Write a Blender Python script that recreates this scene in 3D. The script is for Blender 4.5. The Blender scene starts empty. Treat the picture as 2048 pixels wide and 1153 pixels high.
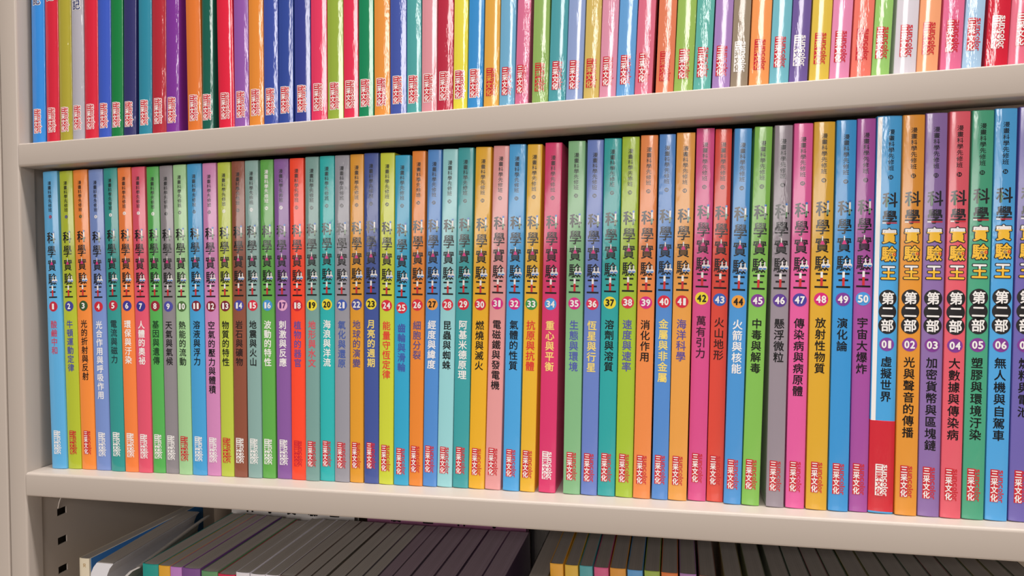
import bpy, bmesh, math, random
from mathutils import Matrix, Vector

random.seed(7)
SC = bpy.context.scene
COL = SC.collection
mm = 0.001

# ------------------------------------------------------------------ camera
cam = bpy.data.cameras.new('camera')
cam.sensor_fit = 'HORIZONTAL'
cam.sensor_width = 36.0
cam.lens = 1377.84 / 2048 * 36.0
cam.shift_y = -47.5 / 2048
cam.clip_start = 0.01
camo = bpy.data.objects.new('camera', cam)
COL.objects.link(camo)
RIGHT = Vector((0.97235986, 0.23222090, -0.02428487))
DOWN = Vector((-0.02415418, -0.00340662, -0.99970244))
FWD = Vector((-0.23223453, 0.97265711, 0.00229664))
rot = Matrix((RIGHT, -DOWN, -FWD)).transposed()
camo.matrix_world = Matrix.Translation((0.55176, -0.48148, 0.16893)) @ rot.to_4x4()
SC.camera = camo

# ------------------------------------------------------------------ view, sky and the shop's lamps
SC.view_settings.view_transform = 'Standard'
SC.view_settings.look = 'None'
SC.view_settings.gamma = 1.0
SC.view_settings.use_curve_mapping = False
SC.view_settings.exposure = -0.52

world = bpy.data.worlds.new('shop_ambient')
SC.world = world
world.use_nodes = True
bg = world.node_tree.nodes['Background']
bg.inputs['Color'].default_value = (1.0, 0.95, 0.92, 1)
bg.inputs['Strength'].default_value = 0.22


def lamp(name, loc, aim, sx, sy, power, color=(1.0, 0.945, 0.91)):
    l = bpy.data.lights.new(name, 'AREA')
    l.shape = 'RECTANGLE'
    l.size, l.size_y = sx, sy
    l.energy = power
    l.color = color
    o = bpy.data.objects.new(name, l)
    COL.objects.link(o)
    o.location = loc
    if aim:                     # a lamp without an aim hangs level and shines straight down
        o.rotation_euler = (Vector(aim) - Vector(loc)).to_track_quat('-Z', 'Y').to_euler()
    return o


# row of ceiling lamps in the aisle right before the case, then rows farther off
lamp('ceiling_lamp_near', (0.85, -0.62, 1.62), None, 2.2, 0.10, 4)
lamp('ceiling_lamp_overhead', (0.75, -0.21, 1.66), None, 2.4, 0.10, 76)
lamp('ceiling_lamp_aisle', (1.05, -6.2, 1.8), None, 1.4, 5.2, 640)
# unseen bright panel across the shop, added for the spines' pale reflection and fill
lamp('far_fill_panel', (-1.0, -4.9, 0.64), (-1.0, 0, 0.64), 6.0, 0.40, 80)


# ------------------------------------------------------------------ colours and materials
def lin(c):
    r = []
    for v in c[:3]:
        v /= 255.0
        r.append(v / 12.92 if v <= 0.04045 else ((v + 0.055) / 1.055) ** 2.4)
    return (r[0], r[1], r[2], 1.0)


def film_group():
    g = bpy.data.node_groups.new('shrink_film', 'ShaderNodeTree')
    g.interface.new_socket('Crinkle', in_out='INPUT', socket_type='NodeSocketFloat')
    g.interface.new_socket('Normal', in_out='OUTPUT', socket_type='NodeSocketVector')
    n, l = g.nodes, g.links
    gi, go = n.new('NodeGroupInput'), n.new('NodeGroupOutput')
    geo = n.new('ShaderNodeNewGeometry')
    mp = n.new('ShaderNodeMapping')
    mp.inputs['Scale'].default_value = (260, 120, 55)
    l.new(geo.outputs['Position'], mp.inputs['Vector'])
    a = n.new('ShaderNodeTexNoise')
    a.inputs['Scale'].default_value = 1.0
    a.inputs['Detail'].default_value = 3.0
    a.inputs['Roughness'].default_value = 0.6
    l.new(mp.outputs['Vector'], a.inputs['Vector'])
    mp2 = n.new('ShaderNodeMapping')
    mp2.inputs['Scale'].default_value = (70, 70, 14)
    l.new(geo.outputs['Position'], mp2.inputs['Vector'])
    b = n.new('ShaderNodeTexNoise')
    b.inputs['Scale'].default_value = 1.0
    b.inputs['Detail'].default_value = 2.0
    l.new(mp2.outputs['Vector'], b.inputs['Vector'])
    ramp = n.new('ShaderNodeValToRGB')
    ramp.color_ramp.elements[0].position = 0.42
    ramp.color_ramp.elements[1].position = 0.68
    l.new(b.outputs['Fac'], ramp.inputs['Fac'])
    m = n.new('ShaderNodeMath')
    m.operation = 'MULTIPLY'
    l.new(ramp.outputs['Color'], m.inputs[0])
    l.new(gi.outputs['Crinkle'], m.inputs[1])
    ad = n.new('ShaderNodeMath')
    ad.operation = 'ADD'
    ad.inputs[1].default_value = 0.05
    l.new(m.outputs[0], ad.inputs[0])
    bump = n.new('ShaderNodeBump')
    bump.inputs['Distance'].default_value = 0.0012
    l.new(ad.outputs[0], bump.inputs['Strength'])
    l.new(a.outputs['Fac'], bump.inputs['Height'])
    l.new(bump.outputs['Normal'], go.inputs['Normal'])
    return g


FILM = film_group()
MATS = {}


def printed(name, c, crinkle=0.25, rough=0.42):
    """printed card under clear film: colour below, a gloss coat on top"""
    key = (tuple(c), crinkle)
    if key in MATS:
        return MATS[key]
    m = bpy.data.materials.new(name)
    m.use_nodes = True
    nt = m.node_tree
    p = nt.nodes['Principled BSDF']
    p.inputs['Base Color'].default_value = lin(c)
    p.inputs['Roughness'].default_value = rough
    p.inputs['Specular IOR Level'].default_value = 0.1
    p.inputs['Coat Weight'].default_value = 1.0
    p.inputs['Coat Roughness'].default_value = 0.12
    p.inputs['Coat IOR'].default_value = 1.5
    g = nt.nodes.new('ShaderNodeGroup')
    g.node_tree = FILM
    g.inputs['Crinkle'].default_value = crinkle
    nt.links.new(g.outputs['Normal'], p.inputs['Coat Normal'])
    MATS[key] = m
    return m


def plain(name, c, rough=0.6, bump=None, spec=0.4):
    m = bpy.data.materials.new(name)
    m.use_nodes = True
    nt = m.node_tree
    p = nt.nodes['Principled BSDF']
    p.inputs['Base Color'].default_value = lin(c)
    p.inputs['Roughness'].default_value = rough
    p.inputs['Specular IOR Level'].default_value = spec
    if bump:
        sc, strength, vec = bump
        geo = nt.nodes.new('ShaderNodeNewGeometry')
        mp = nt.nodes.new('ShaderNodeMapping')
        mp.inputs['Scale'].default_value = vec
        nt.links.new(geo.outputs['Position'], mp.inputs['Vector'])
        t = nt.nodes.new('ShaderNodeTexNoise')
        t.inputs['Scale'].default_value = sc
        t.inputs['Detail'].default_value = 4
        nt.links.new(mp.outputs['Vector'], t.inputs['Vector'])
        b = nt.nodes.new('ShaderNodeBump')
        b.inputs['Strength'].default_value = strength
        b.inputs['Distance'].default_value = 0.0005
        nt.links.new(t.outputs['Fac'], b.inputs['Height'])
        nt.links.new(b.outputs['Normal'], p.inputs['Normal'])
    return m


def paper(name, c):
    """cut edges of a page block: fine leaves running along the block"""
    m = bpy.data.materials.new(name)
    m.use_nodes = True
    nt = m.node_tree
    p = nt.nodes['Principled BSDF']
    p.inputs['Roughness'].default_value = 0.85
    p.inputs['Specular IOR Level'].default_value = 0.15
    tc = nt.nodes.new('ShaderNodeTexCoord')
    mp = nt.nodes.new('ShaderNodeMapping')
    mp.inputs['Scale'].default_value = (900, 6, 6)
    nt.links.new(tc.outputs['Object'], mp.inputs['Vector'])
    t = nt.nodes.new('ShaderNodeTexNoise')
    t.inputs['Scale'].default_value = 1.0
    t.inputs['Detail'].default_value = 3
    nt.links.new(mp.outputs['Vector'], t.inputs['Vector'])
    r = nt.nodes.new('ShaderNodeValToRGB')
    r.color_ramp.elements[0].position = 0.3
    r.color_ramp.elements[1].position = 0.7
    r.color_ramp.elements[0].color = lin([v * 0.92 for v in c])
    r.color_ramp.elements[1].color = lin(c)
    nt.links.new(t.outputs['Fac'], r.inputs['Fac'])
    nt.links.new(r.outputs['Color'], p.inputs['Base Color'])
    return m


METAL = plain('beige_coated_steel', (180, 169, 159), 0.38, (1.0, 0.03, (900, 900, 900)), 0.4)
BACK = plain('beige_back_sheet', (150, 134, 118), 0.6)
DARK = plain('dark_hollow', (18, 15, 14), 0.9)
PAPER = paper('book_paper', (214, 206, 194))
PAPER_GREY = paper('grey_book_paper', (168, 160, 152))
FLOOR = plain('shop_floor', (170, 155, 138), 0.5)
CLEAR = plain('pale_plastic', (225, 215, 205), 0.3)


# ------------------------------------------------------------------ object helpers
def mesh_obj(name, bm, mats, parent=None):
    me = bpy.data.meshes.new(name)
    bm.to_mesh(me)
    bm.free()
    for m in (mats if isinstance(mats, (list, tuple)) else [mats]):
        me.materials.append(m)
    o = bpy.data.objects.new(name, me)
    COL.objects.link(o)
    o.parent = parent
    return o


def smooth(o, deg=40):
    for p in o.data.polygons:
        p.use_smooth = True
    o.data.set_sharp_from_angle(angle=math.radians(deg))


def tag(o, label=None, cat=None, group=None, kind=None):
    for k, v in (('label', label), ('category', cat), ('group', group), ('kind', kind)):
        if v:
            o[k] = v
    return o


def empty(name, loc, rot=(0, 0, 0)):
    o = bpy.data.objects.new(name, None)
    COL.objects.link(o)
    o.empty_display_size = 0.01
    o.location = loc
    o.rotation_euler = rot
    return o


def prism(bm, prof, x0, x1):
    """closed (y, z) profile in mm swept along x, capped"""
    a = [bm.verts.new((x0 * mm, y * mm, z * mm)) for y, z in prof]
    b = [bm.verts.new((x1 * mm, y * mm, z * mm)) for y, z in prof]
    n = len(prof)
    for i in range(n):
        j = (i + 1) % n
        bm.faces.new((a[i], a[j], b[j], b[i]))
    bm.faces.new(a[::-1])
    bm.faces.new(b)
    bmesh.ops.recalc_face_normals(bm, faces=bm.faces)


def box(bm, x0, x1, y0, y1, z0, z1):
    vs = [bm.verts.new((x * mm, y * mm, z * mm)) for x in (x0, x1) for y in (y0, y1) for z in (z0, z1)]
    for f in ((0, 1, 3, 2), (4, 6, 7, 5), (0, 4, 5, 1), (2, 3, 7, 6), (0, 2, 6, 4), (1, 5, 7, 3)):
        bm.faces.new([vs[i] for i in f])


def arc(cx, cz, r, a0, a1, n=5):
    return [(cx + r * math.cos(math.radians(a0 + (a1 - a0) * i / n)),
             cz + r * math.sin(math.radians(a0 + (a1 - a0) * i / n))) for i in range(n + 1)]


# ------------------------------------------------------------------ lettering
GLYPHS = {}
_fc = bpy.data.curves.new('glyph_source', 'FONT')
_fc.size = 1.0
_fc.resolution_u = 3
_fo = bpy.data.objects.new('glyph_source', _fc)
COL.objects.link(_fo)


def glyph(ch):
    """outline of one character as (points, faces) in em units, centred on its em box (CJK) or its own box (Latin)"""
    k = ch
    if k not in GLYPHS:
        _fc.body = ch
        dg = bpy.context.evaluated_depsgraph_get()
        dg.update()
        me = bpy.data.meshes.new_from_object(_fo.evaluated_get(dg))
        pts = [(v.co.x, v.co.y) for v in me.vertices]
        fcs = [tuple(p.vertices) for p in me.polygons]
        if ord(ch) > 0x2e80:
            cx, cy, w, h = 0.5, 0.38, 0.93, 0.93
        else:
            xs, ys = [p[0] for p in pts], [p[1] for p in pts]
            cx, cy = (min(xs) + max(xs)) / 2, (min(ys) + max(ys)) / 2
            w, h = max(xs) - min(xs), max(ys) - min(ys)
        GLYPHS[k] = ([(x - cx, y - cy) for x, y in pts], fcs, w, h)
        bpy.data.meshes.remove(me)
    return GLYPHS[k]


KCURVE = 0.014          # spine: y = KCURVE * x * x (mm)
NODES = [-6, -4, -2, 0, 2, 4, 6]


def spine_y(x):
    """piecewise-linear rounded spine, in mm, x from the spine's middle line"""
    ax = abs(x)
    i = min(int(ax // 2), 6)
    a, b = 2 * i, 2 * i + 2
    ya, yb = KCURVE * a * a, KCURVE * b * b
    return ya + (yb - ya) * (ax - a) / 2


def clip(poly, c, sign):
    """the part of a polygon on one side of the upright line x = c"""
    out = []
    for p, q in zip(poly, poly[1:] + poly[:1]):
        ip, iq = (p[0] - c) * sign >= 0, (q[0] - c) * sign >= 0
        if ip:
            out.append(p)
        if ip != iq:
            t = (c - p[0]) / (q[0] - p[0])
            out.append((c, p[1] + (q[1] - p[1]) * t))
    return out


class Print:
    """flat coloured shapes laid on the rounded spine, one mesh (x right, z up, mm)"""

    def __init__(self):
        self.shapes = []

    def glyph(self, ch, x, z, sx, sz, mat, layer=0, bold=0.1, turn=False):
        """bold: how far (mm) the strokes are thickened on every side"""
        pts, fcs, w, h = glyph(ch)
        sx, sz = sx - 2 * bold, sz - 2 * bold
        if turn:   # reads downwards: turned a quarter clockwise
            q = [(x + py * sx / h, z - px * sz / w) for px, py in pts]
        else:
            q = [(x + px * sx / w, z + py * sz / h) for px, py in pts]
        steps = ((1, 0), (-1, 0), (0, 1), (0, -1)) if bold < 0.3 else \
            tuple((math.cos(a * math.pi / 5), math.sin(a * math.pi / 5)) for a in range(10))
        if bold <= 0:
            steps = ((0, 0),)
        for i, (ux, uz) in enumerate(steps):
            self.shapes.append(([(a + ux * bold, b + uz * bold) for a, b in q], fcs, mat, layer + 0.02 * i))

    def split(self, first, zc, above):
        """recolour what lies above height zc in the shapes added since FIRST"""
        out = []
        for pts, fcs, mat, layer in self.shapes[first:]:
            for f in fcs:
                poly = [(pts[i][1], pts[i][0]) for i in f]
                for sign, m in ((1, above), (-1, mat)):
                    q = clip(poly, zc, sign)
                    if len(q) > 2:
                        out.append(([(x, z) for z, x in q], [tuple(range(len(q)))], m, layer))
        self.shapes[first:] = out

    def poly(self, pts, mat, layer=0):
        self.shapes.append((list(pts), [tuple(range(len(pts)))], mat, layer))

    def rect(self, x0, x1, z0, z1, mat, layer=0):
        self.poly([(x0, z0), (x1, z0), (x1, z1), (x0, z1)], mat, layer)

    def disc(self, x, z, r, mat, layer=0, n=28, rz=None):
        rz = rz or r
        self.poly([(x + r * math.cos(2 * math.pi * i / n), z + rz * math.sin(2 * math.pi * i / n)) for i in range(n)], mat, layer)

    def build_mesh(self, name, nmat):
        verts, faces, mids = [], [], []
        cuts = [-99] + NODES + [99]
        for pts, fcs, mat, layer in self.shapes:
            for f in fcs:
                poly = [pts[i] for i in f]
                lo, hi = min(q[0] for q in poly), max(q[0] for q in poly)
                for c0, c1 in zip(cuts, cuts[1:]):      # cut at the spine's facets so that print and spine bend alike
                    if hi <= c0 or lo >= c1:
                        continue
                    part = clip(clip(poly, c0, 1), c1, -1) if (lo < c0 or hi > c1) else poly
                    if len(part) < 3:
                        continue
                    area = sum(p[0] * q[1] - q[0] * p[1] for p, q in zip(part, part[1:] + part[:1]))
                    if abs(area) < 1e-7:
                        continue
                    if area < 0:
                        part = part[::-1]
                    n0 = len(verts)
                    verts += [(x * mm, (spine_y(x) - 0.06 - layer * 0.05) * mm, z * mm) for x, z in part]
                    faces.append(tuple(range(n0, n0 + len(part))))
                    mids.append(mat)
        me = bpy.data.meshes.new(name)
        me.from_pydata(verts, [], faces)
        me.polygons.foreach_set('material_index', mids)
        me.update()
        for q in me.polygons:
            q.use_smooth = True
        me.normals_split_custom_set_from_vertices([Vector((2 * KCURVE * v.co.x / mm, -1, 0)).normalized() for v in me.vertices])
        for i in range(nmat):
            me.materials.append(None)
        return me


def place_print(name, me, mats, parent, dz=0.0, dx=0.0):
    o = bpy.data.objects.new(name, me)
    COL.objects.link(o)
    o.parent = parent
    o.location = (dx * mm, KCURVE * dx * dx * mm, dz * mm)
    o.rotation_euler.z = math.atan(2 * KCURVE * dx)      # keeps an off-centre print on the rounded spine
    for i, m in enumerate(mats):
        if me.materials[i] is None:
            me.materials[i] = m
        o.material_slots[i].link = 'OBJECT'
        o.material_slots[i].material = m
    return o


# ------------------------------------------------------------------ a paperback
def spine_profile(w, r=0.9):
    """outer (x, y) of the cover from the back-left round the spine to the back-right"""
    hw = w / 2
    y0 = spine_y(hw)
    pts = []
    for i in range(5):
        a = math.radians(180 + 90 * i / 4 * 0.92)
        pts.append((-hw + r + r * math.cos(a), y0 + r * 0.55 + r * 0.55 * math.sin(a)))
    pts += [(x, spine_y(x)) for x in NODES if abs(x) < hw - r - 0.25]
    pts += [(-x, y) for x, y in pts[4::-1]]
    return pts


def cover_mesh(w, h, depth, extra=0.0, t=0.4, z0=0.0):
    bm = bmesh.new()
    w2 = w + 2 * extra
    front = [(x, y - extra) for x, y in spine_profile(w2)]
    outer = [(-w2 / 2, depth)] + front + [(w2 / 2, depth)]
    n = len(outer)
    inner = []
    for i, (x, y) in enumerate(outer):
        if i == 0 or i == n - 1:
            inner.append((x - math.copysign(t, x), y))
        else:
            inner.append((max(-w2 / 2 + t, min(w2 / 2 - t, x)), max(y, 0) + t if abs(x) < w2 / 2 - t else y + t))
    levels = [(z0, 0.35), (z0 + 0.5, 0.0), (z0 + h - 0.5, 0.0), (z0 + h, 0.35)]
    ro, ri = [], []
    for z, inset in levels:
        ro.append([bm.verts.new((x * mm, (y + (inset if 0 < i < n - 1 else 0)) * mm, z * mm)) for i, (x, y) in enumerate(outer)])
    for z in (levels[0][0], levels[-1][0]):
        ri.append([bm.verts.new((x * mm, (y + 0.2) * mm, z * mm)) for x, y in inner])
    for a, b in zip(ro, ro[1:]):
        for i in range(n - 1):
            bm.faces.new((a[i], a[i + 1], b[i + 1], b[i]))
    for i in range(n - 1):
        bm.faces.new((ri[0][i + 1], ri[0][i], ri[1][i], ri[1][i + 1]))
        bm.faces.new((ro[0][i + 1], ro[0][i], ri[0][i], ri[0][i + 1]))
        bm.faces.new((ro[-1][i], ro[-1][i + 1], ri[1][i + 1], ri[1][i]))
    for k in (0, n - 1):
        f = [r[k] for r in ro] + [ri[1][k], ri[0][k]]
        bm.faces.new(f if k == 0 else f[::-1])
    bmesh.ops.recalc_face_normals(bm, faces=bm.faces)
    for f in bm.faces:
        f.smooth = True
    for e in bm.edges:          # keep the long faces' normals level: hard edges along every ring and at sharp corners
        level = abs(e.verts[0].co.z - e.verts[1].co.z) < 1e-5
        e.smooth = not level and len(e.link_faces) == 2 and e.calc_face_angle(0) < math.radians(50)
    return bm


def pages_mesh(w, h, depth, z0=0.3):
    bm = bmesh.new()
    box(bm, -w / 2 + 0.5, w / 2 - 0.5, spine_y(w / 2) + 1.3, depth - 1.0, z0, h - 0.3)
    return bm


def paperback(x, w, lean, y, z, h, cover, depth=190, pages=PAPER, yaw=0.0):
    """x: foot of the spine's left edge, mm; lean in degrees, to the right. Root Empty at the foot of the spine's middle line"""
    a = math.radians(lean)
    lift = abs(math.sin(a)) * w / 2 + 0.05
    cx = x + w / 2 * math.cos(a)
    root = empty('paperback_book', (cx * mm, y * mm, (z + lift) * mm), (0, a, math.radians(yaw)))
    c = mesh_obj('cover', cover_mesh(w, h, depth), cover, root)
    mesh_obj('page_block', pages_mesh(w, h, depth), pages, root)
    return root


WORDS = ('zero one two three four five six seven eight nine ten eleven twelve thirteen fourteen fifteen sixteen seventeen eighteen nineteen').split()
TENS = {20: 'twenty', 30: 'thirty', 40: 'forty', 50: 'fifty'}
ORD = ('first second third fourth fifth sixth seventh eighth ninth tenth eleventh twelfth thirteenth fourteenth fifteenth sixteenth '
       'seventeenth eighteenth nineteenth twentieth').split()


def word(n):
    if n < 20:
        return WORDS[n]
    return TENS[n // 10 * 10] + ('-' + WORDS[n % 10] if n % 10 else '')


# ------------------------------------------------------------------ the bookcase
ZU, HU, HM = 285.2, 20.2, 20.3
XR = 1150.0
ZLOW = -298.0
floor_bm = bmesh.new()
box(floor_bm, -2500, 4000, -4500, 1500, -1260, -1250)
tag(mesh_obj('floor', floor_bm, FLOOR), kind='structure')

case = empty('bookcase', (0, 0, -1.25))
tag(case, 'beige steel bookcase whose three shelves hold the rows of paperbacks', 'bookcase')


def in_case(o):
    o.parent = case
    o.location = (0, 0, 1.25)
    return o


def lip_profile(hl, rt, rb, deep=246):
    t = 1.0
    p = [(deep, 0)]
    p += [(y, z) for y, z in arc(rt, -rt, rt, 90, 180, 6)]
    p += [(y, z) for y, z in arc(rb, -hl + rb, rb, 180, 270, 6)]
    p += [(28, -hl), (28, -hl + t)]
    p += [(y, z) for y, z in arc(rb, -hl + rb, rb - t, 270, 180, 4)]
    p += [(y, z) for y, z in arc(rt, -rt, max(rt - t, 0.2), 180, 90, 3)]
    p += [(deep, -t)]
    return p


for z, hl, rt, rb in ((ZU, HU, 1.3, 2.2), (0.0, HM, 2.2, 1.8), (ZLOW, HM, 2.2, 1.8)):
    bm = bmesh.new()
    prism(bm, [(y, zz + z) for y, zz in lip_profile(hl, rt, rb)], 0.15, XR)
    s = in_case(mesh_obj('shelf', bm, METAL))
    smooth(s, 35)

# side post: hollow face with rounded corners, a return, then the slotted inner wall
bm = bmesh.new()
ZB, ZT = -1250.0, 760.0
px0, px1 = -18.6, 0.0
post = [(px0, 246), (px0, 1.8)] + [(px0 + 1.8 - 1.8 * math.cos(math.radians(a)), 1.8 - 1.8 * math.sin(math.radians(a))) for a in (30, 60, 90)] + \
       [(px1 - 1.8 + 1.8 * math.sin(math.radians(a)), 1.8 - 1.8 * math.cos(math.radians(a))) for a in (0, 30, 60, 90)] + [(px1, 14.6), (px1 - 0.9, 15.2)]
va = [bm.verts.new((x * mm, y * mm, ZB * mm)) for x, y in post]
vb = [bm.verts.new((x * mm, y * mm, ZT * mm)) for x, y in post]
for i in range(len(post) - 1):
    bm.faces.new((va[i], va[i + 1], vb[i + 1], vb[i]))
# slotted wall as strips at x = -0.9, holes punched through with thickness
xw = px1 - 0.9
SL0, SL1 = 30.7, 40.3
SLOTS = [(-45.6 - 26.3 * k) for k in range(9)]
zs = [ZB]
for c in reversed(SLOTS):
    zs += [c - 3.2, c + 3.2]
zs.append(ZT)


def quad(pts):
    bm.faces.new([bm.verts.new((x * mm, y * mm, z * mm)) for x, y, z in pts])


for ya, yb in ((15.2, SL0), (SL1, 246.0)):
    quad(((xw, ya, ZB), (xw, yb, ZB), (xw, yb, ZT), (xw, ya, ZT)))
for i in range(0, len(zs) - 1, 2):
    quad(((xw, SL0, zs[i]), (xw, SL1, zs[i]), (xw, SL1, zs[i + 1]), (xw, SL0, zs[i + 1])))
for c in SLOTS:
    z0, z1 = c - 3.2, c + 3.2
    for (ya, za), (yb, zb) in (((SL0, z0), (SL1, z0)), ((SL1, z0), (SL1, z1)), ((SL1, z1), (SL0, z1)), ((SL0, z1), (SL0, z0))):
        quad(((xw, ya, za), (xw, yb, zb), (xw - 1.2, yb, zb), (xw - 1.2, ya, za)))
for f in bm.faces:
    f.smooth = False
for f in bm.faces[:len(post) - 1]:
    f.smooth = True
sp = in_case(mesh_obj('side_panel', bm, METAL))
sp.data.set_sharp_from_angle(angle=math.radians(35))
bm = bmesh.new()
box(bm, px0 + 0.2, XR, 246.2, 248, ZB, ZT)
in_case(mesh_obj('back_panel', bm, BACK))

# neighbouring bookcase: only the edge of its side shows beyond the seam
bm = bmesh.new()
nb = [(-46, 246), (-46, 1.8)] + [(-46 + 1.8 - 1.8 * math.cos(math.radians(a)), 1.8 - 1.8 * math.sin(math.radians(a))) for a in (30, 60, 90)] + \
     [(-19.6 - 1.6 + 1.6 * math.sin(math.radians(a)), 1.6 - 1.6 * math.cos(math.radians(a))) for a in (0, 30, 60, 90)] + [(-19.6, 246)]
va = [bm.verts.new((x * mm, y * mm, 0)) for x, y in nb]
vb = [bm.verts.new((x * mm, y * mm, (ZT - ZB) * mm)) for x, y in nb]
for i in range(len(nb)):
    j = (i + 1) % len(nb)
    bm.faces.new((va[i], va[j], vb[j], vb[i]))
bm.faces.new(va[::-1])
bm.faces.new(vb)
bmesh.ops.recalc_face_normals(bm, faces=bm.faces)
nbc = empty('bookcase', (-0.03, 0, ZB * mm))
o = mesh_obj('side_panel', bm, METAL, nbc)
o.location = (0.03, 0, 0)
smooth(o, 35)
tag(nbc, 'side edge of the next beige bookcase, beyond the thin upright seam', 'bookcase')

# ------------------------------------------------------------------ inks
BLACK = (14, 13, 14)
WHITE = (238, 236, 234)
RED = (200, 32, 48)
NAVY = (70, 74, 150)
GOLD = (240, 215, 110)
INK = lambda c, k=0.25: printed('ink', c, k)

# ------------------------------------------------------------------ shared spine prints (z measured down from 260 mm)
def series_print():
    p = Print()
    for i, ch in enumerate('漫畫科學先修班'):
        p.glyph(ch, 0, 249.8 - 3.92 * i, 3.7, 3.5, 0, bold=0.05)
    return p.build_mesh('series_line', 1)


def series_number_mesh(txt):
    p = Print()
    p.disc(0, 0, 1.5, 0, 0, 18)
    for i, ch in enumerate(txt):
        p.glyph(ch, (i - (len(txt) - 1) / 2) * 1.05, 0, 0.55 if ch == '1' else 0.9, 1.7, 1, 1, bold=0.05)
    return p.build_mesh('series_number', 2)


def title_print():
    # 0 black 1 white 2 pink 3 blue 4 red 5 green
    p = Print()
    for ch, z in zip('科學實驗王', (201.6, 189.4, 177.4, 165.0, 153.6)):
        if ch == '王':
            for dz, hw in ((4.4, 3.7), (0.1, 3.0), (-4.4, 4.3)):
                p.rect(-hw, hw, z + dz - 0.62, z + dz + 0.62, 0)
        else:
            p.glyph(ch, 0, z, 8.9, 10.4, 0, bold=0.26 if ch == '科' else 0.13)
    # test tube on the first character
    p.rect(2.3, 3.5, 197.6, 205.6, 1, 2)
    p.rect(2.5, 3.3, 197.6, 201.0, 5, 3)
    p.disc(2.9, 206.2, 0.8, 3, 3, 12)
    # burner on the third
    p.rect(-0.38, 0.38, 179.6, 183.2, 1, 2)
    p.poly([(-1.6, 177.6), (1.6, 177.6), (0.45, 180.2), (-0.45, 180.2)], 2, 3)
    # two flasks on the fourth
    for x in (1.0, 3.7):
        p.rect(x - 0.4, x + 0.4, 164.6, 167.6, 1, 2)
        p.disc(x, 163.5, 1.5, 1, 2, 16)
        p.poly([(x + 1.2 * math.cos(math.radians(a)), 163.4 + 1.2 * math.sin(math.radians(a))) for a in range(180, 361, 20)], 3, 3)
    # tube as the stem of the last
    p.rect(-0.75, 0.75, 149.9, 155.4, 4, 2)
    p.rect(-0.75, 0.75, 155.4, 159.4, 1, 2)
    return p.build_mesh('title_lettering', 6)


def title_two_print():
    # 0 dark 1 white 2 yellow 3 red 4 green
    p = Print()
    p.glyph('科', 0, 205.2, 9.2, 10.0, 0, bold=0.22)
    p.rect(-2.2, -1.5, 200.6, 206.6, 4, 2)
    p.glyph('學', 0, 193.6, 9.2, 9.8, 0, bold=0.22)
    p.rect(-4.4, 4.4, 189.7, 190.5, 3, 2)
    p.rect(-4.4, -2.2, 189.7, 190.5, 1, 3)
    for ch, z in (('實', 181.6), ('驗', 169.8), ('王', 157.6)):
        p.glyph(ch, 0, z, 10.2, 11.2, 0, bold=0.75)
        first = len(p.shapes)
        p.glyph(ch, 0, z, 9.0, 10.0, 2, 2, bold=0.24)
        if ch != '驗':
            p.split(first, z + (1.9 if ch == '實' else 1.5), 1)
    p.disc(3.3, 169.6, 0.95, 3, 5, 14)
    p.disc(3.3, 169.6, 0.4, 2, 6, 10)
    p.disc(0.9, 169.4, 0.9, 5, 5, 14)
    p.disc(0.9, 169.4, 0.35, 2, 6, 10)
    return p.build_mesh('title_lettering', 6)


def part_two_print():
    p = Print()
    for i, ch in enumerate('第二部'):
        z = 140.8 - 8.9 * i
        p.disc(0, z, 5.3, 0, 0, 32, 5.6)
        p.glyph(ch, 0, z, 7.7, 8.2, 1, 1, bold=0.2)
    return p.build_mesh('part_lettering', 2)


LOGO_Z0, LOGO_H = 11.2, 20.6


def logo_print(outline=False, white_word=False):
    # 0 block 1 characters 2 word 3 outline
    p = Print()
    z1 = LOGO_Z0 + LOGO_H
    if outline:
        p.rect(-4.4, 0.9, LOGO_Z0 - 0.5, z1 + 0.5, 3)
    p.rect(-3.9, 0.6, LOGO_Z0, z1, 0, 1)
    for i, ch in enumerate('三采文化'):
        p.glyph(ch, -1.65, z1 - 2.65 - 5.1 * i, 4.0, 4.9, 1, 2, bold=0.13)
    zc = z1
    for ch in 'suncolor':
        hgt = 3.1 if ch == 'l' else 2.35
        wid = {'l': 0.75, 'r': 1.9}.get(ch, 2.55)
        x = 0.72 + hgt / 2
        if outline:
            p.glyph(ch, x, zc - wid / 2 - 0.15, hgt + 1.0, wid + 1.0, 3, 0, bold=0.5, turn=True)
        p.glyph(ch, x, zc - wid / 2 - 0.15, hgt, wid, 2, 1, bold=0.09, turn=True)
        zc -= wid + 0.38
    return p.build_mesh('publisher_mark', 4)


SERIES, TITLE, TITLE_TWO, PART_TWO = series_print(), title_print(), title_two_print(), part_two_print()
LOGO = logo_print()
p = Print()
p.disc(0, 0, 4.45, 0, 0, 36)
BADGE = p.build_mesh('number_badge', 1)


def numeral_mesh(txt):
    p = Print()
    n = len(txt)
    wid = 3.3 if n == 1 else 3.0
    for i, ch in enumerate(txt):
        w = wid * (0.62 if ch == '1' else 1.0)
        p.glyph(ch, (i - (n - 1) / 2) * 3.35, 0, w, 5.1, 0, 3, bold=0.22)
    return p.build_mesh('numeral', 1)


def subtitle_mesh(txt):
    p = Print()
    for i, ch in enumerate(txt):
        p.glyph(ch, 0, 125.2 - 7.62 * i, 6.7, 7.0, 0, bold=0.13)
    return p.build_mesh('subtitle_lettering', 1)


def spine_logo(root, cover_m, scheme, dz=0.0, k=0.25):
    w, r = INK(WHITE, k), INK(RED, k)
    if scheme == 'W':
        mats = [w, cover_m, w, w]
    elif scheme == 'K':
        mats = [r, cover_m, r, w]
    else:
        mats = [r, w, r, w]
    place_print('publisher_mark', LOGO_LINED if scheme == 'L' else LOGO, mats, root, dz)


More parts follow.
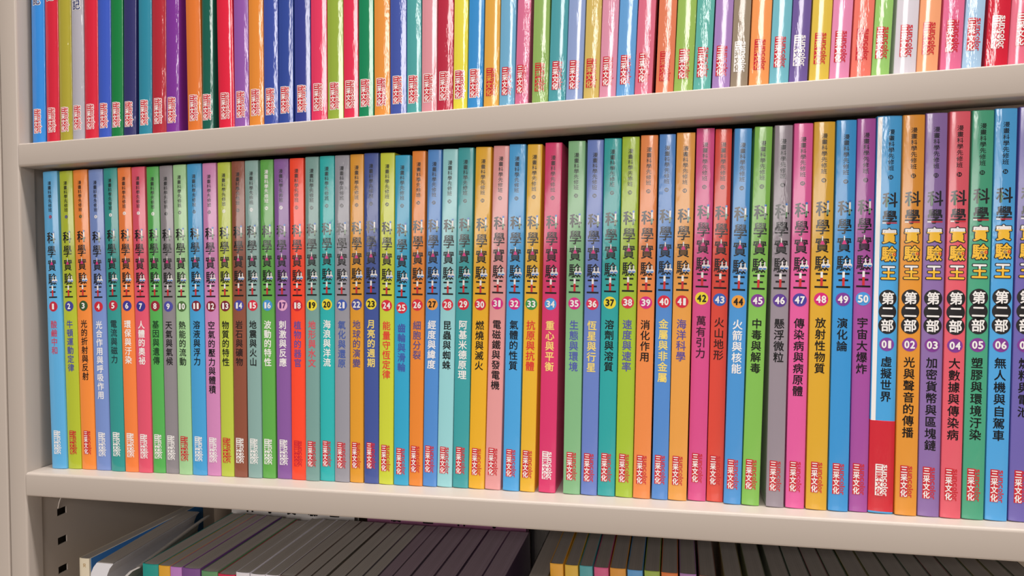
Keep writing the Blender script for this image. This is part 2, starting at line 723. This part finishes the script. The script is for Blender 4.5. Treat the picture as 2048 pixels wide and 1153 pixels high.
# ------------------------------------------------------------------ middle shelf
# foot x, thickness, lean, spine depth, height (mm, degrees)
MID= [(11.54, 15.36, -0.67, 14.2, 262.1),(27.16, 13.81, -0.59, 16.0, 261.8),(41.22, 14.92, -0.59, 16.5, 262.1),(56.69, 14.87, -0.38, 16.3, 261.5),(
72.63, 13.85, -0.28, 15.8, 261.7),(86.89, 13.34, -0.31, 16.1, 261.5),(100.48, 13.25, -0.12, 16.0, 261.2),(113.97, 12.2, -0.04, 17.4, 260.8),(
126.49, 12.72, 0.03, 17.5, 260.9),(140.26, 12.52, 0.14, 16.6, 260.8),(153.03, 13.69, 0.23, 17.1, 260.8),(166.97, 12.97, 0.4, 17.4, 260.6),(
180.19, 11.98, 0.65, 17.6, 260.4),(192.43, 12.07, 0.86, 17.7, 260.6),(205.54, 12.32, 0.74, 17.5, 260.4),(218.11, 11.74, 0.97, 18.6, 260.4),(
231.14, 13.18, 0.74, 19.3, 260.4),(244.66, 12.52, 1.02, 18.7, 260.0),(257.45, 11.81, 1.37, 18.1, 260.2),(269.51, 12.63, 1.38, 19.5, 260.3),(
282.58, 12.58, 1.47, 19.0, 260.0),(295.42, 11.5, 1.52, 19.7, 260.1),(307.91, 12.23, 1.45, 19.2, 260.2),(320.39, 12.0, 1.77, 19.0, 259.5),(
333.03, 12.21, 1.75, 18.8, 256.9),(345.5, 10.97, 2.11, 19.1, 259.4),(356.72, 11.15, 2.42, 19.6, 259.7),(368.14, 12.06, 2.57, 20.1, 259.5),(
380.95, 12.3, 2.46, 20.0, 259.7),(393.61, 12.34, 2.76, 19.9, 259.4),(406.54, 12.11, 2.99, 19.9, 259.4),(420.57, 12.43, 2.62, 19.3, 259.6),(
433.83, 11.04, 2.78, 19.4, 258.8),(447.97, 12.55, 2.58, 19.6, 259.1),(466.4, 12.45, 2.33, 19.3, 259.1),(479.5, 11.69, 2.53, 19.3, 259.1),(
491.77, 12.32, 2.54, 19.2, 259.3),(504.73, 12.07, 2.54, 18.8, 259.5),(517.28, 11.92, 2.68, 18.0, 259.6),(530.41, 11.13, 2.65, 18.1, 259.5),(
541.81, 12.62, 2.76, 18.0, 259.7),(555.44, 12.13, 2.74, 19.4, 262.1),(568.15, 10.97, 2.76, 19.6, 260.9),(579.48, 11.31, 3.02, 16.4, 259.7),(
591.29, 11.41, 3.33, 16.0, 260.0),(607.03, 11.35, 2.68, 15.1, 259.8),(619.56, 11.79, 2.64, 15.1, 260.2),(632.34, 13.0, 2.56, 14.3, 260.1),(
646.14, 12.12, 2.57, 13.8, 260.2),(659.16, 11.19, 2.52, 14.8, 260.5),(670.7, 14.87, 2.58, 14.0, 261.0),(686.37, 12.66, 2.47, 12.7, 260.4),(
699.72, 12.55, 2.45, 13.0, 260.7),(712.63, 11.68, 2.61, 12.2, 260.6),(724.96, 12.2, 2.69, 12.1, 260.3),(738.02, 12.24, 2.63, 12.1, 260.5),(
751.18, 12.78, 2.76, 12.5, 260.6)]

D_CRIMSON, D_NAVY, D_RED, D_MAROON, D_YEL, D_PINK = (185, 35, 60), (62, 62, 150), (215, 38, 62), (122, 28, 46), (240, 220, 55), (215, 38, 132)
# colour name, colour, disc name, disc colour, numeral colour, subtitle, its colour, mark scheme
MIDDLE = [
    ('light blue', (92, 172, 222), 'crimson', D_CRIMSON, WHITE, '酸鹼中和', (185, 70, 100), 'W'),
    ('olive green', (176, 190, 50), 'navy', D_NAVY, WHITE, '牛頓運動定律', NAVY, 'K'),
    ('orange', (240, 140, 60), 'dark green', (50, 85, 45), WHITE, '光的折射與反射', BLACK, 'R'),
    ('periwinkle', (120, 145, 205), 'red', (200, 35, 55), WHITE, '光合作用與呼吸作用', WHITE, 'W'),
    ('teal', (50, 150, 145), 'crimson', D_CRIMSON, WHITE, '電流與磁力', (30, 55, 60), 'W'),
    ('bright orange', (240, 130, 65), 'violet', (60, 55, 150), WHITE, '環保與汙染', WHITE, 'W'),
    ('rose', (222, 85, 110), 'navy', (50, 50, 140), WHITE, '人體的奧祕', WHITE, 'W'),
    ('mid green', (85, 175, 85), 'maroon', (150, 30, 50), WHITE, '基因與遺傳', (20, 60, 30), 'W'),
    ('grey', (140, 135, 140), 'blue', (75, 75, 165), WHITE, '天氣與氣候', BLACK, 'W'),
    ('pale green', (160, 205, 150), 'green', (75, 110, 60), WHITE, '熱能的流動', (30, 45, 30), 'K'),
    ('blue', (70, 160, 215), 'maroon', D_MAROON, WHITE, '溶液與浮力', BLACK, 'W'),
    ('orchid', (205, 135, 185), 'maroon', D_MAROON, WHITE, '空氣的壓力與體積', BLACK, 'W'),
    ('lime', (185, 200, 70), 'maroon', D_MAROON, WHITE, '物質的特性', BLACK, 'K'),
    ('brown', (140, 80, 60), 'blue', (70, 70, 165), WHITE, '岩石與礦物', (40, 25, 25), 'W'),
    ('grey green', (135, 170, 165), 'red', D_RED, WHITE, '地震與火山', BLACK, 'W'),
    ('grass green', (95, 170, 75), 'sky blue', (70, 150, 215), WHITE, '波動的特性', WHITE, 'W'),
    ('purple', (135, 90, 160), 'pale pink', (235, 175, 210), (95, 45, 120), '刺激與反應', WHITE, 'W'),
    ('vermilion', (250, 75, 45), 'red', (200, 30, 50), WHITE, '植物的器官', (95, 75, 150), 'K'),
    ('sage grey', (120, 160, 155), 'yellow', D_YEL, BLACK, '地形與水文', (215, 75, 90), 'R'),
    ('turquoise', (45, 180, 180), 'yellow', D_YEL, BLACK, '海浪與洋流', WHITE, 'R'),
    ('silver grey', (150, 150, 160), 'blue', (60, 90, 180), WHITE, '氧化與還原', (65, 90, 165), 'R'),
    ('amber', (222, 155, 45), 'slate blue', (75, 80, 160), WHITE, '地球的演變', (85, 75, 130), 'R'),
    ('dark blue', (65, 85, 155), 'yellow', D_YEL, BLACK, '月亮的週期', GOLD, 'R'),
    ('yellow green', (200, 210, 60), 'red', D_RED, WHITE, '能量守恆定律', (220, 60, 50), 'R'),
    ('cyan', (50, 165, 205), 'red', D_RED, WHITE, '齒輪與滑輪', (65, 85, 165), 'R'),
    ('deep orange', (230, 135, 50), 'red', D_RED, WHITE, '細胞分裂', (95, 80, 130), 'R'),
    ('medium blue', (80, 140, 210), 'orange', (240, 160, 70), BLACK, '經度與緯度', WHITE, 'R'),
    ('pale turquoise', (150, 210, 215), 'red', D_RED, WHITE, '昆蟲與蜘蛛', BLACK, 'R'),
    ('blue green', (60, 160, 165), 'red', D_RED, WHITE, '阿基米德原理', WHITE, 'R'),
    ('golden yellow', (230, 175, 40), 'red', D_RED, WHITE, '燃燒與滅火', BLACK, 'R'),
    ('salmon pink', (225, 155, 155), 'magenta', D_PINK, WHITE, '電磁鐵與發電機', BLACK, 'R'),
    ('sky blue', (75, 165, 225), 'magenta', D_PINK, WHITE, '氣體的性質', BLACK, 'R'),
    ('gold', (230, 180, 50), 'green', (60, 150, 75), WHITE, '抗原與抗體', (215, 50, 50), 'R'),
    ('hot pink', (215, 55, 110), 'sky blue', (70, 155, 225), WHITE, '重心與平衡', (245, 215, 120), 'W'),
    ('soft green', (130, 185, 135), 'magenta', D_PINK, WHITE, '生態與環境', (80, 90, 170), 'R'),
    ('lavender blue', (105, 130, 200), 'crimson', (220, 45, 85), WHITE, '恆星與行星', GOLD, 'R'),
    ('sea green', (45, 165, 165), 'yellow', D_YEL, BLACK, '溶劑與溶質', BLACK, 'R'),
    ('leaf green', (165, 195, 55), 'red', (220, 50, 75), WHITE, '速度與速率', (85, 85, 160), 'R'),
    ('tan orange', (235, 140, 75), 'magenta', D_PINK, WHITE, '消化作用', BLACK, 'R'),
    ('clear blue', (85, 140, 210), 'red', D_RED, WHITE, '金屬與非金屬', GOLD, 'R'),
    ('light orange', (230, 160, 75), 'red', D_RED, WHITE, '海洋科學', (95, 80, 150), 'R'),
    ('deep pink', (215, 80, 140), 'yellow', D_YEL, BLACK, '萬有引力', (60, 20, 40), 'R'),
    ('brick red', (220, 75, 60), 'blue', (60, 100, 190), WHITE, '火山地形', (60, 25, 22), 'R'),
    ('bright blue', (75, 150, 215), 'orange', (235, 160, 60), BLACK, '火箭與核能', WHITE, 'R'),
    ('fresh green', (130, 190, 85), 'purple', (130, 55, 150), WHITE, '中毒與解毒', BLACK, 'R'),
    ('mauve grey', (150, 140, 150), 'violet', (95, 60, 150), WHITE, '懸浮微粒', BLACK, 'R'),
    ('candy pink', (225, 95, 160), 'indigo', (75, 65, 160), WHITE, '傳染病與病原體', BLACK, 'R'),
    ('mustard', (220, 170, 50), 'pink', (215, 35, 120), WHITE, '放射性物質', BLACK, 'R'),
    ('azure', (60, 150, 215), 'purple', (125, 60, 155), WHITE, '演化論', BLACK, 'R'),
    ('magenta purple', (165, 80, 160), 'light blue', (75, 155, 225), WHITE, '宇宙大爆炸', BLACK, 'R'),
    ('sky blue', (75, 165, 225), 'purple', (130, 70, 160), WHITE, '虛擬世界', BLACK, 'W'),
    ('orange', (225, 150, 55), 'purple', (140, 65, 155), WHITE, '光與聲音的傳播', BLACK, 'R'),
    ('lilac', (140, 110, 170), 'purple', (130, 60, 150), WHITE, '加密貨幣與區塊鏈', BLACK, 'R'),
    ('coral pink', (225, 95, 110), 'purple', (130, 60, 150), WHITE, '大數據與傳染病', BLACK, 'R'),
    ('emerald green', (75, 165, 130), 'purple', (130, 60, 150), WHITE, '塑膠與環境汙染', BLACK, 'R'),
    ('blue', (80, 165, 225), 'purple', (130, 60, 150), WHITE, '無人機與自駕車', BLACK, 'R'),
    ('violet', (110, 100, 175), 'purple', (130, 60, 150), WHITE, '燃料與電池', BLACK, 'R'),
]
for i, ((x, w, lean, y, h), (cn, col, dn, dcol, ncol, sub, scol, scheme)) in enumerate(zip(MID, MIDDLE)):
    two = i >= 50
    k = round(0.1 + 0.2 * random.random(), 1)
    cm = printed('cover_' + cn.replace(' ', '_'), col, k)
    ink = lambda c: INK(c, k)
    root = paperback(x, w, lean, y, 0.0, h, cm)
    dz = h - 260.0 + random.uniform(-0.4, 0.4)
    if not two:
        label = f'{cn} paperback whose {dn} disc reads {word(i + 1)}, standing on the middle shelf'
        white_top = (i + 1) in (16,)
        pale = (i + 1) in (4, 5, 6, 7, 8, 13, 15, 16, 17)
        sz = dz + random.uniform(-1.2, 0.3)
        s = place_print('series_line', SERIES, [ink(WHITE if white_top else BLACK)], root, sz)
        place_print('series_number', series_number_mesh(str(i + 1)), [ink(WHITE if pale else BLACK if i > 3 else dcol), cm if pale else ink(col)], s, 220.2)
        tm = [ink(BLACK), ink(WHITE), ink((215, 50, 130)), ink((60, 120, 200)), ink((205, 45, 50)), ink((70, 130, 80))]
        place_print('title_lettering', TITLE, tm, root, dz)
        b = place_print('number_badge', BADGE, [ink(dcol)], root, dz + 141.0)
        place_print('numeral', numeral_mesh(str(i + 1)), [ink(ncol)], b)
        place_print('subtitle_lettering', subtitle_mesh(sub), [ink(scol)], root, dz)
        spine_logo(root, cm, scheme, dz, k)
    else:
        n = i - 49
        label = f'{cn} paperback with three black discs and a purple one reading zero {word(n)}'
        dx = 1.2 if n == 1 else 0
        s = place_print('series_line', SERIES, [ink(BLACK)], root, dz - 0.2, dx)
        place_print('series_number', series_number_mesh(str(i + 1)), [ink(BLACK), ink(col)], s, 220.2)
        place_print('title_lettering', TITLE_TWO, [ink((40, 40, 44)), ink(WHITE), ink((242, 190, 60)), ink((205, 50, 60)), ink((90, 140, 90)), ink((130, 120, 110))], root, dz, dx)
        place_print('part_lettering', PART_TWO, [ink((38, 36, 38)), ink(WHITE)], root, dz, dx)
        b = place_print('number_badge', BADGE, [ink(dcol)], root, dz + 110.6, dx)
        place_print('numeral', numeral_mesh(f'{n:02d}'), [ink(ncol)], b)
        place_print('subtitle_lettering', subtitle_mesh(sub), [ink(scol)], root, dz - 26.0, dx)
        if n == 1:
            label = 'sky blue paperback with a white edge stripe and red paper band round its foot'
            p = Print()
            p.rect(-w / 2 + 0.4, -w / 2 + 3.0, 61.0, 260.3, 0, 0)
            place_print('edge_stripe', p.build_mesh('edge_stripe', 1), [ink(WHITE)], root)
            band = mesh_obj('paper_band', cover_mesh(w - 0.1, 60.4, 150, 0.14, 0.1, 1.0), printed('red_band', (205, 40, 55), k), root)
            tag(band, 'red paper band')
            o = place_print('publisher_mark', LOGO, [ink(WHITE), printed('red_band', (205, 40, 55), k), ink(WHITE), ink(WHITE)], root, dz)
            o.location.y = -0.32 * mm
        else:
            spine_logo(root, cm, scheme, dz, k)
    tag(root, label, 'book', 'numbered paperbacks on the middle shelf')

# ------------------------------------------------------------------ upper shelf
# foot x, thickness, lean
UP= [(3.63, 13.94, 0.78),(18.93, 13.7, 0.55),(33.19, 13.27, 0.49),(46.76, 12.29, 0.71),(59.35, 13.82, 1.0),(73.47, 12.95, 1.07),(86.73, 11.85, 1.22),(
98.87, 12.42, 1.57),(114.12, 12.85, 1.31),(127.3, 13.71, 1.3),(141.31, 12.25, 1.34),(161.88, 13.8, 0.26),(175.98, 10.36, 1.23),(191.13, 14.49, 0.24),(
205.93, 13.16, 0.9),(219.38, 13.18, 0.97),(232.87, 12.76, 1.12),(245.93, 12.89, 1.3),(260.24, 13.9, 1.05),(274.44, 13.84, 1.18),(
288.73, 13.65, 1.14),(302.68, 12.34, 1.16),(315.33, 12.36, 1.34),(328.38, 12.76, 1.26),(341.44, 13.3, 1.41),(355.05, 11.53, 1.52),(
366.88, 12.04, 1.82),(379.22, 12.53, 2.04),(392.06, 10.74, 2.17),(403.11, 11.68, 2.54),(415.61, 11.58, 2.43),(427.51, 11.57, 2.57),(
439.39, 9.8, 3.29),(452.1, 11.82, 2.72),(464.24, 12.43, 3.4),(476.99, 11.95, 3.47),(489.74, 10.92, 3.36),(500.98, 11.64, 3.58),(512.94, 12.46, 3.81),(
525.73, 11.95, 4.1),(540.24, 12.07, 3.85),(552.63, 12.69, 4.15),(565.66, 11.57, 4.17),(578.16, 11.6, 4.04),(590.12, 11.1, 4.03),(602.17, 12.66, 3.9),(
615.16, 12.12, 4.19),(627.62, 11.41, 4.42),(640.12, 12.14, 4.26),(652.6, 11.98, 4.5),(665.66, 12.03, 4.34),(678.02, 10.49, 4.66),(
691.24, 13.03, 4.14),(704.6, 12.14, 4.48),(718.18, 12.0, 4.24),(730.52, 10.79, 4.95),(743.46, 12.43, 4.55),(756.23, 14.0, 4.74)]

UPPER = [
    ('sky blue', (50, 135, 215)), ('red', (200, 30, 55)), ('olive', (165, 155, 50)), ('silver', (170, 168, 178)), ('scarlet', (205, 30, 55)),
    ('blue', (55, 85, 185)), ('green', (10, 120, 60)), ('navy', (45, 45, 100)), ('teal', (40, 130, 155)), ('dark red', (170, 35, 50)),
    ('purple', (120, 45, 145)), ('burnt orange', (215, 115, 45)), ('bottle green', (15, 90, 75)), ('red', (215, 30, 60)), ('violet', (140, 85, 165)),
    ('orange', (220, 135, 50)), ('royal blue', (55, 75, 160)), ('blue', (45, 70, 150)), ('navy', (50, 60, 140)), ('crimson', (220, 55, 95)),
    ('lime green', (145, 170, 60)), ('red', (220, 45, 80)), ('emerald', (15, 130, 85)), ('orange', (225, 145, 60)), ('indigo', (65, 85, 165)),
    ('turquoise', (75, 160, 160)), ('pale pink', (215, 145, 155)), ('cherry red', (180, 40, 65)), ('yellow', (225, 215, 70)), ('bright blue', (55, 140, 205)),
    ('golden orange', (220, 165, 70)), ('light blue', (110, 170, 205)), ('rose pink', (210, 110, 145)), ('leaf green', (140, 175, 95)), ('blue green', (75, 155, 165)),
    ('lavender blue', (140, 160, 205)), ('straw yellow', (205, 180, 100)), ('pink', (215, 145, 170)), ('cornflower blue', (100, 160, 215)), ('coral pink', (215, 110, 135)),
    ('terracotta', (220, 125, 90)), ('apple green', (150, 185, 90)), ('sea green', (95, 175, 165)), ('lilac', (165, 130, 190)), ('taupe', (150, 135, 115)),
    ('peach orange', (240, 155, 90)), ('aqua', (115, 185, 200)), ('dusky violet', (110, 90, 155)), ('mustard yellow', (220, 190, 75)), ('orchid pink', (225, 140, 180)),
    ('salmon', (235, 120, 105)), ('light green', (150, 200, 110)), ('pearl white', (215, 210, 220)), ('apricot', (240, 165, 120)), ('raspberry pink', (225, 110, 150)),
    ('ice blue', (165, 200, 230)), ('bright red', (205, 30, 55)), ('soft rose', (225, 110, 135)),
]
KCURVE = 0.028          # the film-wrapped spines up here are rounder
LOGO, LOGO_LINED = logo_print(), logo_print(True)
GLYPH_TOP = {1: 0.0, 2: 2.0, 3: 3.0, 4: -9.0, 9: 1.5, 10: 1.5}
p = Print()
p.glyph('記', 0, 126.6, 8.8, 9.8, 1, 0, bold=0.6)
p.glyph('記', 0, 126.6, 7.7, 8.6, 0, 2, bold=0.15)
JI = p.build_mesh('title_lettering', 2)
WHITE_MARK = {45, 48, 57}
for i, ((x, w, lean), (cn, col)) in enumerate(zip(UP, UPPER)):
    n = i + 1
    k = round(0.3 + 0.5 * random.random(), 1) if n < 31 else round(0.5 + 0.6 * random.random(), 1)
    cm = printed('cover_' + cn.replace(' ', '_'), col, k)
    root = paperback(x, w, lean, 9.0, ZU, 260.0, cm)
    nb = [UPPER[j][0] for j in (i - 1, i + 1) if 0 <= j < len(UPPER)]
    if n == 1:
        label = 'sky blue paperback on the top shelf, against the steel side post'
    elif n == len(UPPER):
        label = 'soft rose paperback on the top shelf, just past the bright red one'
    else:
        label = f'{cn} paperback on the top shelf between {nb[0]} and {nb[1]} ones'
    dz = -1.2 - 0.9 * math.sin(n / 58 * math.pi) + random.uniform(-0.4, 0.4) + (2.2 if n > 44 else 0)
    if n <= 30:
        spine_logo(root, cm, 'L', dz, k)
    elif n in WHITE_MARK:
        spine_logo(root, cm, 'W', dz, k)
    else:
        spine_logo(root, cm, 'K' if n in (31, 34, 37, 41, 46, 49, 51, 54) else 'R', dz, k)
    if n in GLYPH_TOP:
        place_print('title_lettering', JI, [INK((40, 45, 100), k), INK(WHITE, k)], root, GLYPH_TOP[n])
    tag(root, label, 'book', 'shiny film-wrapped paperbacks on the top shelf')

# ------------------------------------------------------------------ lower shelf
KCURVE = 0.014
LOWG = 'paperbacks on the lowest shelf'


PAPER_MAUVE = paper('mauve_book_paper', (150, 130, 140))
PAPER_SHADED = paper('shaded_book_paper', (138, 130, 123))  # page paper darkened to take in the shade on the right-hand tops


def low(x0, x1, ztop, col, label, y=17.3, depth=124, yaw=0.0, lean=0.0, pages=PAPER_GREY, k=0.1):
    cm = printed('cover_low', col, k)
    root = paperback(x0, x1 - x0, lean, y, ZLOW, ztop - ZLOW, cm, depth, pages, yaw)
    tag(root, label, 'book', LOWG)
    return root


r = low(23.4, 34.2, -84.1, (226, 215, 190), 'cream-spined paperback with a blue cover beside the slotted side wall', 28.9, 150, yaw=-1)
p = Print()
p.glyph('只', 0.6, -6.2, 3.2, 3.6, 0, bold=0.1)
place_print('spine_lettering', p.build_mesh('spine_lettering', 1), [INK((170, 130, 60), 0.1)], r, -84.1 - ZLOW)
bm = bmesh.new()
box(bm, 5.45, 5.75, 2.5, 149, 1, -84.1 - ZLOW - 0.5)
o = mesh_obj('front_cover', bm, printed('cover_front_blue', (60, 130, 200), 0.1), r)
tag(o, 'blue front cover')


def slumped(name, x0, x1, xb0, xb1, ztop, y0, y1, shift, drop, col, label):
    """soft booklet: upright below, its upper part bent over to the right; (x0,x1) top at the front, (xb0,xb1) at the back"""
    root = empty(name, ((x0 - shift) * mm, y0 * mm, (ZLOW + 0.15) * mm))
    ox = x0 - shift
    H = ztop - ZLOW
    levels = [(0, -shift), (H - drop * 2.2, -shift), (H - drop * 1.3, -shift * 0.86), (H - drop * 0.6, -shift * 0.5), (H, 0.0)]

    def shell(inset, y_in, z_in):
        bm = bmesh.new()
        rings = []
        for z, s in levels:
            zz = min(max(z, z_in), H - z_in)
            q = []
            for a, b, y in ((x0, x1, y0 + y_in), (xb0, xb1, y1 - y_in)):
                q += [(a + inset + s - ox, y - y0, zz), (b - inset + s - ox, y - y0, zz)]
            rings.append([bm.verts.new((c[0] * mm, c[1] * mm, c[2] * mm)) for c in (q[0], q[1], q[3], q[2])])
        for a, b in zip(rings, rings[1:]):
            for i in range(4):
                bm.faces.new((a[i], a[(i + 1) % 4], b[(i + 1) % 4], b[i]))
        bm.faces.new(rings[0][::-1])
        bm.faces.new(rings[-1])
        bmesh.ops.recalc_face_normals(bm, faces=bm.faces)
        return bm
    mesh_obj('cover', shell(0, 0, 0.5), printed('cover_soft', col, 0.1), root)
    mesh_obj('page_block', shell(0.5, 0.6, 0), PAPER_GREY, root)
    tag(root, label, 'booklet', 'soft booklets slumped on the lowest shelf')
    return root


slumped('soft_booklet', 54.5, 71.5, 42.0, 60.0, -80.6, 17.3, 143, 7.5, 8.0, (226, 226, 232), 'thick white booklet slumping over beside the cream-spined paperback')
s = slumped('soft_booklet', 96.4, 99.2, 74.0, 76.8, -81.4, 17.3, 138, 15.5, 7.0, (196, 193, 190), 'thin greyish booklet with black lettering lying over against the teal spine')
u = Vector((7.75, 0, 4.2)).normalized()
v = Vector((-0.182, 0.983, 0)).normalized()
nrm = u.cross(v).normalized()
v = nrm.cross(u)
p = Print()
for j, ch in enumerate('品保'):
    p.glyph(ch, -1.6 + 3.2 * j, 0, 2.9, 2.6, 0, bold=0.08)
t = place_print('cover_lettering', p.build_mesh('cover_lettering', 1), [INK(BLACK, 0.1)], s)
spot = Vector((15.5 - 5.6 - 0.3, 1.7, -81.4 - ZLOW - 3.03)) + nrm * 0.12
t.matrix_local = Matrix.Translation(spot * mm) @ Matrix((u, -nrm, v)).transposed().to_4x4()

for x0, x1, z, col, lab in (
        (100.6, 116.3, -78.4, (20, 150, 140), 'teal-spined paperback on the lowest shelf beside the white booklets'),
        (117.0, 128.3, -78.6, (222, 165, 50), 'ochre-spined paperback on the lowest shelf between teal and lilac'),
        (128.6, 139.8, -78.8, (185, 125, 195), 'lilac-spined paperback on the lowest shelf between ochre and purple'),
        (140.1, 157.3, -78.9, (120, 75, 140), 'thick purple-spined paperback on the lowest shelf next to lilac'),
        (158.7, 174.2, -80.0, (95, 145, 100), 'muted green paperback on the lowest shelf between purple and red'),
        (174.6, 190.6, -81.2, (205, 40, 75), 'red-spined paperback on the lowest shelf beside three white spines'),
        (191.9, 204.4, -78.4, (225, 220, 226), 'white-spined paperback on the lowest shelf touching the red spine'),
        (205.3, 218.7, -78.7, (225, 220, 226), 'middle one of three white-spined paperbacks on the lowest shelf'),
        (219.4, 231.0, -78.4, (228, 224, 230), 'last of three white-spined paperbacks, farthest from the red spine')):
    low(x0, x1, z, col, lab)
edges = [232.2, 246.0, 258.9, 272.2, 286.3, 300.3, 312.4, 324.3, 339.1, 357.3, 375.5, 395.6, 415.2]
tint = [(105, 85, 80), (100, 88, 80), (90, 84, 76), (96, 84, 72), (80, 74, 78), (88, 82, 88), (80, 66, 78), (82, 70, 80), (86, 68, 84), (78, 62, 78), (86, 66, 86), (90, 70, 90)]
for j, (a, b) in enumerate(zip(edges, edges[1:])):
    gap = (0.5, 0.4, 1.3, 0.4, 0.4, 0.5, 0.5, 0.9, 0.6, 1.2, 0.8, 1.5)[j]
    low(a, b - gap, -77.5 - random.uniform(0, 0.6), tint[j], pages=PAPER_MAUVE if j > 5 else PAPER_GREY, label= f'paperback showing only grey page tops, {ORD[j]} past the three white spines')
low(440.5, 455.3, -58.5, (22, 22, 26), 'black-covered paperback with a grey top, before the amber spine', 9.0, pages=PAPER_SHADED)
for j, (a, b, col, nm) in enumerate((
        (455.7, 465.6, (215, 155, 50), 'amber spine topmost of the short row, beside the dark gap'),
        (466.8, 476.5, (205, 165, 60), 'mustard spine between the amber and teal ones'),
        (477.6, 487.1, (75, 150, 155), 'teal spine between mustard and pink'),
        (488.2, 498.6, (195, 85, 125), 'pink spine between teal and orange'),
        (499.7, 511.0, (205, 140, 55), 'orange spine between pink and blue'),
        (512.1, 522.9, (85, 145, 195), 'blue spine between orange and green'),
        (524.1, 534.9, (145, 165, 70), 'green spine between blue and rust'),
        (535.9, 547.4, (205, 110, 55), 'rust spine between green and purple'),
        (548.7, 560.0, (160, 115, 165), 'purple spine last of the coloured ones'),
        (562.1, 573.4, (120, 80, 70), 'brown spine just past the purple one'))):
    nm = nm.replace(' topmost of the short row,', '')
    low(a, b, -50.9 - (0.3 if j % 2 else 0), col, f'low-shelf paperback with {nm}', pages=PAPER_SHADED)
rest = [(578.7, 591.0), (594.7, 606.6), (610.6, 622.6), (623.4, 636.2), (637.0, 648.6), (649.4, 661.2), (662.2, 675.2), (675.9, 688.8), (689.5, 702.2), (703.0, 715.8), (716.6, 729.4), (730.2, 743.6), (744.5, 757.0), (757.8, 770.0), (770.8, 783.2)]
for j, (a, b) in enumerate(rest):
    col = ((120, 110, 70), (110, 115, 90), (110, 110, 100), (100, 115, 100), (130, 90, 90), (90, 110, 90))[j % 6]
    low(a, b, -50.9 - random.uniform(0, 0.4), col, f'paperback showing only dark page tops, {ORD[j]} past the brown low-shelf spine', 15.6, pages=PAPER_SHADED)

# books standing face-out at the back of the lowest shelf, only their upper edges in sight; the black slab is added as the gap's shade
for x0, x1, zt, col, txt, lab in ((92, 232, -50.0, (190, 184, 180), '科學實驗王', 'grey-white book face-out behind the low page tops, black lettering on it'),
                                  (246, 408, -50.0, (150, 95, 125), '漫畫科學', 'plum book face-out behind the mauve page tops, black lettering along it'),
                                  (412, 500, -52.0, (20, 18, 20), '', 'dark slab added as shade in the gap behind the two low groups')):
    root = empty('large_book_or_shade', (x0 * mm, 152 * mm, (ZLOW + 0.15) * mm))
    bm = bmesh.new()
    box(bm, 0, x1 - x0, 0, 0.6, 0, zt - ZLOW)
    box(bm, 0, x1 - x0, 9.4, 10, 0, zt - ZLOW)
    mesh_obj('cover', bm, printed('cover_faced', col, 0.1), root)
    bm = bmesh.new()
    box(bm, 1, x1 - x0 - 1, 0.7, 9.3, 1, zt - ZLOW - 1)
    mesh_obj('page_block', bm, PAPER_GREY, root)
    for j, ch in enumerate(txt):            # each cover character is its own small print, centred on its own middle line
        p = Print()
        p.glyph(ch, 0, 0, 11.0, 14.0, 0, bold=0.5)
        t = place_print('cover_lettering', p.build_mesh('cover_lettering', 1), [INK(BLACK, 0.1)], root)
        t.location = ((x1 - x0) * (j + 0.9) / (len(txt) + 0.8) * mm, -0.7 * mm, (zt - ZLOW - 24.0) * mm)
    tag(root, lab, 'book', 'books facing out at the back of the lowest shelf')

# thin loop of clear plastic by the top slot
cu = bpy.data.curves.new('loop_path', 'CURVE')
cu.dimensions = '3D'
cu.bevel_depth = 0.00035
cu.bevel_resolution = 2
sp_ = cu.splines.new('BEZIER')
pts = [(-0.5, 31.2, -41.6), (0.6, 32.6, -34.0), (1.2, 38.5, -27.0), (0.8, 46.0, -23.5)]
sp_.bezier_points.add(len(pts) - 1)
for bp, q in zip(sp_.bezier_points, pts):
    bp.co = [c * mm for c in q]
    bp.handle_left_type = bp.handle_right_type = 'AUTO'
tmp = bpy.data.objects.new('loop_path', cu)
COL.objects.link(tmp)
dg = bpy.context.evaluated_depsgraph_get()
me = bpy.data.meshes.new_from_object(tmp.evaluated_get(dg))
bpy.data.objects.remove(tmp)
me.materials.clear()
me.materials.append(CLEAR)
lo = bpy.data.objects.new('plastic_loop', me)
COL.objects.link(lo)
tag(lo, 'thin pale plastic loop curling out of the topmost slot of the side wall', 'loop')

bpy.data.objects.remove(_fo)
